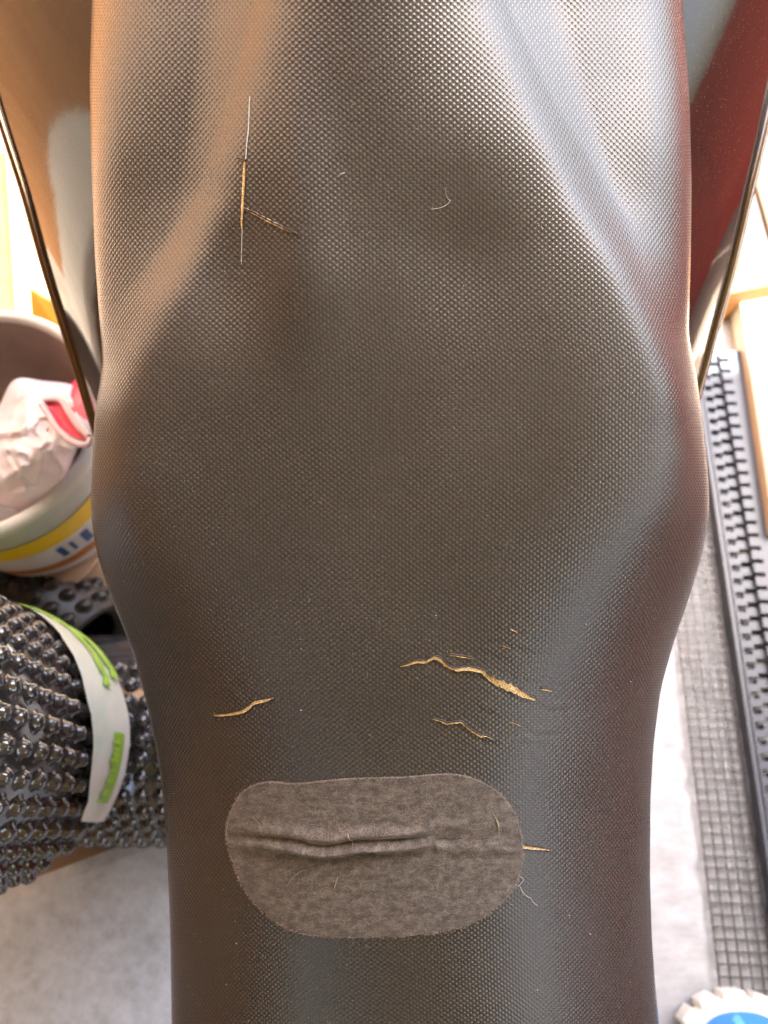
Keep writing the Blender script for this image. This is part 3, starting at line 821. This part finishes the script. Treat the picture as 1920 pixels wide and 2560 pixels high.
# lying roll behind it
R2 = 0.135
p2 = at(330, 1835, R2)
roll2 = empty("membrane_roll", (p2.x, p2.y, 0), "grey lit roll of dimpled membrane lying between the seat and the upright roll", "membrane roll", "rolls of dimpled membrane left of the seat")
def lying(cx, cy, cz, r, x0, x1, ang, n=48):
    ca, sa = math.cos(ang), math.sin(ang); V = []
    prof = [(r - 0.03, x0 + 0.02), (r - 0.006, x0), (r, x0 + 0.004), (r, x1 - 0.004), (r - 0.006, x1), (r - 0.03, x1 - 0.02)]
    for q, x in prof:
        for k in range(n):
            a = math.tau * k / n
            y, z = q * math.cos(a), q * math.sin(a)
            V.append((cx + x * ca - y * sa, cy + x * sa + y * ca, cz + z))
    return V, grid_faces(len(prof), n, True)
def lying_frames(cx, cy, cz, r, x0, x1, ang, dx, da, a0, a1):
    ca, sa = math.cos(ang), math.sin(ang); out = []
    na = int((a1 - a0) / da); nx = int((x1 - x0) / dx)
    for i in range(na + 1):
        a = a0 + i * da
        for j in range(nx + 1):
            x = x0 + j * dx; y, z = math.cos(a), math.sin(a)
            n_ = Vector((-y * sa, y * ca, z))
            out.append((Vector((cx + x * ca, cy + x * sa, cz)) + n_ * r, n_))
    return out
v, f = lying(p2.x, p2.y, R2, R2 - 0.002, -0.09, 0.17, 0.0); mesh("sheet", v, f, MEMB, roll2)
studs(roll2, stud_mesh("stud", 0.0084, 0.009, MEMB), lying_frames(p2.x, p2.y, R2, R2 - 0.002, -0.08, 0.155, 0.0, 0.0225, 0.17, R(60), R(218)))
# dark roll behind, lying on the diagonal
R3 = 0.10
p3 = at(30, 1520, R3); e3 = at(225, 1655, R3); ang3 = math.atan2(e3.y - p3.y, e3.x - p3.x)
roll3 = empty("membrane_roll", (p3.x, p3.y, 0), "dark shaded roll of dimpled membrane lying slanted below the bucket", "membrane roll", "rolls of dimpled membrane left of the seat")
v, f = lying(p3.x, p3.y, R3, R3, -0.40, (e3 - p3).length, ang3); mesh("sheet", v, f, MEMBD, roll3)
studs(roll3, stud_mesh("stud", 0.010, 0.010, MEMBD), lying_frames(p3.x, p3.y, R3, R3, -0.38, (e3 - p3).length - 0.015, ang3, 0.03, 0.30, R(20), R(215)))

# tan drum the bucket stands on
pl = at(30, 1270, 0.178)
drum = empty("drum", (pl.x, pl.y, 0), "tan round drum standing under the pale bucket", "drum")
v, f = lathe([(0.0005, 0.1785), (0.13, 0.1785), (0.142, 0.174), (0.148, 0.160), (0.146, 0.01), (0.14, 0.0)], pl.x, pl.y, 48); mesh("body", v, f, CARD, drum)
v, f = lathe([(0.147, 0.150), (0.151, 0.152), (0.151, 0.160), (0.147, 0.162)], pl.x, pl.y, 48); mesh("hoop", v, f, CARD, drum)

# ------------------------------------------------------------------ stone slab lower left
SZ = 0.10
a, b = at(-420, 2384, SZ), at(900, 1890, SZ)
dv_ = (b - a).normalized(); nv = Vector((dv_.y, -dv_.x, 0))
V = []
NX, NY = 60, 30
for j in range(NY + 1):
    for i in range(NX + 1):
        p = a + (b - a) * (i / NX) + nv * (0.5 * j / NY)
        e = min(i, NX - i, j * 1.0, NY - j)
        z = SZ + 0.0012 * noise.noise(p * 14) + 0.0006 * noise.noise(p * 45) - (0.004 if e == 0 else 0)
        V.append((p.x, p.y, z))
F = grid_faces(NY + 1, NX + 1)
base = len(V)
ring = [i for i in range(NX + 1)] + [j * (NX + 1) + NX for j in range(1, NY + 1)] + [NY * (NX + 1) + i for i in range(NX - 1, -1, -1)] + [j * (NX + 1) for j in range(NY - 1, 0, -1)]
for q in ring: V.append((V[q][0], V[q][1], 0.0))
for k in range(len(ring)):
    F.append((ring[k], ring[(k + 1) % len(ring)], base + (k + 1) % len(ring), base + k))
o = mesh("stone_slab", V, F, SLAB, smooth=False); tag(o, "mottled light grey stone slab lying at the lower left beside the seat", "stone slab")

# ------------------------------------------------------------------ right: fleece, mesh, grate, boards, shoe
V = []
NX, NY = 90, 160
x0, x1, y0, y1 = 0.10, 1.0, -0.75, 0.80
for j in range(NY + 1):
    for i in range(NX + 1):
        x = x0 + (x1 - x0) * i / NX; y = y0 + (y1 - y0) * j / NY
        w = noise.noise(Vector((x * 16 + y * 9, y * 34 - x * 10, 0.3))); w2 = noise.noise(Vector((x * 6, y * 9, 2.0)))
        z = 0.010 + 0.0045 * (1 - abs(w) * 2) + 0.003 * w2 + 0.0012 * noise.noise(Vector((x * 90, y * 120, 0)))
        V.append((x, y, z))
o = mesh("fleece_sheet", V, grid_faces(NY + 1, NX + 1), FLEECE); tag(o, "wrinkled white fleece sheet spread on the floor right of the seat", "fleece sheet")

MZ = 0.020
ga, gb = at(1700, 1627, MZ), at(1797, 2440, MZ)
gd = (gb - ga).normalized(); gn = Vector((-gd.y, gd.x, 0))
if gn.x < 0: gn = -gn
grid = empty("plastic_mesh", (ga.x, ga.y, 0.015), "fine black square plastic mesh laid over the white fleece", "plastic mesh")
g0 = ga - gd * 0.55; L = 1.5; NS = 6; SP = 0.0148
me = None
def strand(p, q, w, h, nm="strand", m=STRAND, par=None, cache={}):
    d = (q - p); key = (round(d.length, 4), w, h, nm)
    if key not in cache:
        vv, ff = box_vf(0, 0, 0, d.length, w, h)
        mm = bpy.data.meshes.new(nm); mm.from_pydata(vv, [], ff); mm.materials.append(m); cache[key] = mm
    o = bpy.data.objects.new(nm, cache[key]); COL.objects.link(o)
    c = (p + q) / 2
    if par: c = c - par.location; o.parent = par
    o.location = c; o.rotation_euler = d.to_track_quat('X', 'Z').to_euler()
    return o
for i in range(NS):
    s = g0 + gn * (SP * i); strand(s, s + gd * L, 0.0024, 0.0024, par=grid)
for j in range(int(L / SP)):
    s = g0 + gd * (SP * j) + Vector((0, 0, 0.0018)); strand(s - gn * 0.001, s + gn * (SP * (NS - 1)), 0.0022, 0.0024, par=grid)
# perforated grate strip beside it
GX0 = SP * (NS - 1) + 0.006
gr = empty("grate_strip", tuple(g0 + gn * GX0 + gd * 0.7 - Vector((0, 0, 0.012))), "glossy black perforated grate strip with rails and rows of holes beside the mesh", "grate strip")
GZ = Vector((0, 0, 0.012))
def along(u0, w, dz, h, nm):
    u0, w = u0 * 1.22, w * 1.22
    s = g0 + gn * (GX0 + u0 + w / 2) + Vector((0, 0, dz)); strand(s, s + gd * L, w, h, nm, GRATE, gr)
along(0.0, 0.155, -0.010, 0.006, "base")
for u0, w, dz, h in ((0.0, 0.005, 0.006, 0.024), (0.007, 0.003, 0.008, 0.02), (0.054, 0.017, 0.010, 0.014), (0.0725, 0.003, 0.011, 0.012), (0.098, 0.010, 0.010, 0.014), (0.1115, 0.004, 0.006, 0.01), (0.124, 0.004, 0.004, 0.01), (0.137, 0.004, 0.004, 0.01), (0.151, 0.004, 0.004, 0.01)):
    along(u0, w, dz, h, "rail")
RP = 0.0225
def across(u0, u1, t, w, dz, h, nm="rung"):
    u0, u1 = u0 * 1.22, u1 * 1.22
    s = g0 + gd * t + gn * (GX0 + u0) + Vector((0, 0, dz)); strand(s, s + gn * (u1 - u0), w, h, nm, GRATE, gr)
for j in range(int(L / RP)):
    t = j * RP + 0.01
    across(0.0755, 0.098, t, 0.0145, 0.008, 0.012)
    across(0.040, 0.054, t, 0.0155, 0.010, 0.014, "block")
    across(0.010, 0.026, t + 0.011, 0.012, 0.004, 0.014, "block")
    across(0.024, 0.040, t + 0.004, 0.013, 0.002, 0.014, "block")
    across(0.1155, 0.151, t, 0.004, 0.001, 0.008)

# boards at the right edge
def plank(name, corners, thick, m, label, cat="plank", group=None):
    """corners: four (px, py, z) of the upper face, round the face"""
    P = [at(*c) for c in corners]
    n_ = (P[1] - P[0]).cross(P[2] - P[0]).normalized()
    if n_.z < 0: n_ = -n_
    v = P + [p - n_ * thick for p in P]
    f = [(0, 1, 2, 3), (7, 6, 5, 4)] + [(i, i + 4, (i + 1) % 4 + 4, (i + 1) % 4) for i in range(4)]
    me = bevel_mesh(name, v, f, min(0.004, thick * 0.2), 2)
    o = link(name, me, m, smooth=False)
    return tag(o, label, cat, group)
plank("plank", [(1845, 720, 0.06), (1935, 1330, 0.06), (2300, 1330, 0.06), (2200, 720, 0.06)], 0.055, WOODP, "pale pinkish board lying flat along the right edge behind the grate strip")
plank("plank", [(1796, 652, 0.10), (2200, 560, 0.10), (2230, 650, 0.10), (1800, 738, 0.10)], 0.095, WOODO, "orange brown beam lying crosswise at the right beyond the side panel")
plank("plank", [(1880, 420, 0.05), (2240, 400, 0.05), (2280, 560, 0.05), (1930, 600, 0.05)], 0.05, WOODW2, "brown board end lying behind the orange beam at the right")
plank("stone_slab", [(1700, 430, 0.04), (1905, 470, 0.04), (1945, 640, 0.04), (1720, 650, 0.04)], 0.04, STONED, "small grey stone slab lying beyond the orange beam", "stone slab")

# planks leaning beyond the bucket
plank("plank", [(-260, 1000, 0.02), (45, 1000, 0.02), (5, 380, 0.36), (-260, 300, 0.36)], 0.03, WOODPK, "pinkish orange board leaning beyond the bucket at the far left")
plank("plank", [(48, 1000, 0.02), (100, 1000, 0.02), (40, 330, 0.40), (8, 330, 0.40)], 0.03, WOODP, "narrow pale strip of wood leaning between two wider boards")
plank("plank", [(104, 1000, 0.02), (300, 1000, 0.02), (220, 300, 0.36), (46, 330, 0.36)], 0.02, WOODP, "cream coloured board leaning behind the left side panel")
plank("plank", [(74, 722, 0.245), (160, 772, 0.215), (170, 850, 0.18), (84, 850, 0.18)], 0.012, WOODY, "yellow wedge of wood lying on the cream board above the bucket")

# blue shoe with white lugged sole, lower right
sc_ = at(1862, 2712, 0.03)
shoe = empty("shoe", (sc_.x, sc_.y, 0.014), "blue shoe with a white lugged sole at the lower right corner", "shoe")
def foot(s):      # outline, s in 0..tau
    a = s; x = 0.088 * math.copysign(abs(math.cos(a)) ** 0.85, math.cos(a)); y = math.sin(a)
    y = 0.098 * abs(y) ** 0.9 if y > 0 else -0.20 * abs(y) ** 0.8
    return x, y
NF = 64
V = []
for rr_, z in ((0.90, 0.0), (0.97, 0.004), (1.0, 0.016), (0.995, 0.030), (0.94, 0.036), (0.80, 0.036)):
    for k in range(NF):
        x, y = foot(math.tau * k / NF); V.append((sc_.x + x * rr_, sc_.y + y * rr_, 0.014 + z))
F = grid_faces(6, NF, True); F.append(tuple(range(5 * NF, 6 * NF))); F.append(tuple(range(NF - 1, -1, -1)))
sole = mesh("sole", V, F, SOLE, shoe)
for k in range(9):
    s = R(2) + k * R(20.2)
    x, y = foot(s); x2, y2 = foot(s + R(17.6))
    d = Vector((x2 - x, y2 - y, 0)); n_ = Vector((d.y, -d.x, 0)).normalized()
    p = [Vector((sc_.x + a_, sc_.y + b_, 0)) for a_, b_ in ((x, y), (x2, y2))]
    vv = []
    for z in (0.016, 0.046):
        vv += [p[0] - n_ * 0.012 + Vector((0, 0, z)), p[0] + n_ * 0.009 + d * 0.08 + Vector((0, 0, z)), p[1] + n_ * 0.009 - d * 0.08 + Vector((0, 0, z)), p[1] - n_ * 0.012 + Vector((0, 0, z))]
    ff = [(3, 2, 1, 0), (4, 5, 6, 7)] + [(i, (i + 1) % 4, (i + 1) % 4 + 4, i + 4) for i in range(4)]
    lm = bevel_mesh("lug", vv, ff, 0.0025, 2)
    o = link("lug", lm, SOLE, None, True); o.parent = sole; o.matrix_parent_inverse = (shoe.matrix_basis @ sole.matrix_parent_inverse).inverted()
V = []
prof = [(0.86, 0.046), (0.84, 0.058), (0.76, 0.074), (0.6, 0.086), (0.4, 0.093), (0.2, 0.097), (0.01, 0.098)]
for q, z in prof:
    for k in range(NF):
        x, y = foot(math.tau * k / NF); V.append((sc_.x + x * q, sc_.y + y * q, 0.014 + z - 0.012))
up = mesh("upper", V, grid_faces(len(prof), NF, True), SHOEB, shoe)
def up_z(x, y):
    q = min(1, math.hypot(x / 0.088, y / (0.098 if y > 0 else 0.2)))
    return 0.014 + float(np.interp(q, [p[0] for p in prof[::-1]], [p[1] for p in prof[::-1]])) - 0.010
for P in ([(0.012, 0.0), (-0.004, 0.03), (-0.010, 0.055), (-0.012, 0.082)], [(0.014, 0.004), (0.03, 0.03), (0.05, 0.052), (0.07, 0.062)], [(0.006, 0.0), (-0.03, 0.012), (-0.05, 0.03), (-0.064, 0.05)], [(-0.01, -0.02), (-0.04, -0.015), (-0.062, 0.0), (-0.078, 0.012)]):
    c = curve(P, sub=6); V = []
    for i, q in enumerate(c):
        a_, b_ = c[max(0, i - 1)], c[min(len(c) - 1, i + 1)]
        t = np.array([b_[0] - a_[0], b_[1] - a_[1]]); t /= np.linalg.norm(t); nn = np.array([-t[1], t[0]]) * 0.0055
        for s in (-1, 0, 1):
            x, y = q[0] + nn[0] * s, q[1] + nn[1] * s
            V.append((sc_.x + x, sc_.y + y, up_z(x, y) + 0.001 + (0.0012 if s == 0 else 0)))
    o = mesh("overlay", V, grid_faces(len(c), 3), SHOEL); o.parent = up; o.matrix_parent_inverse = (shoe.matrix_basis @ up.matrix_parent_inverse).inverted()
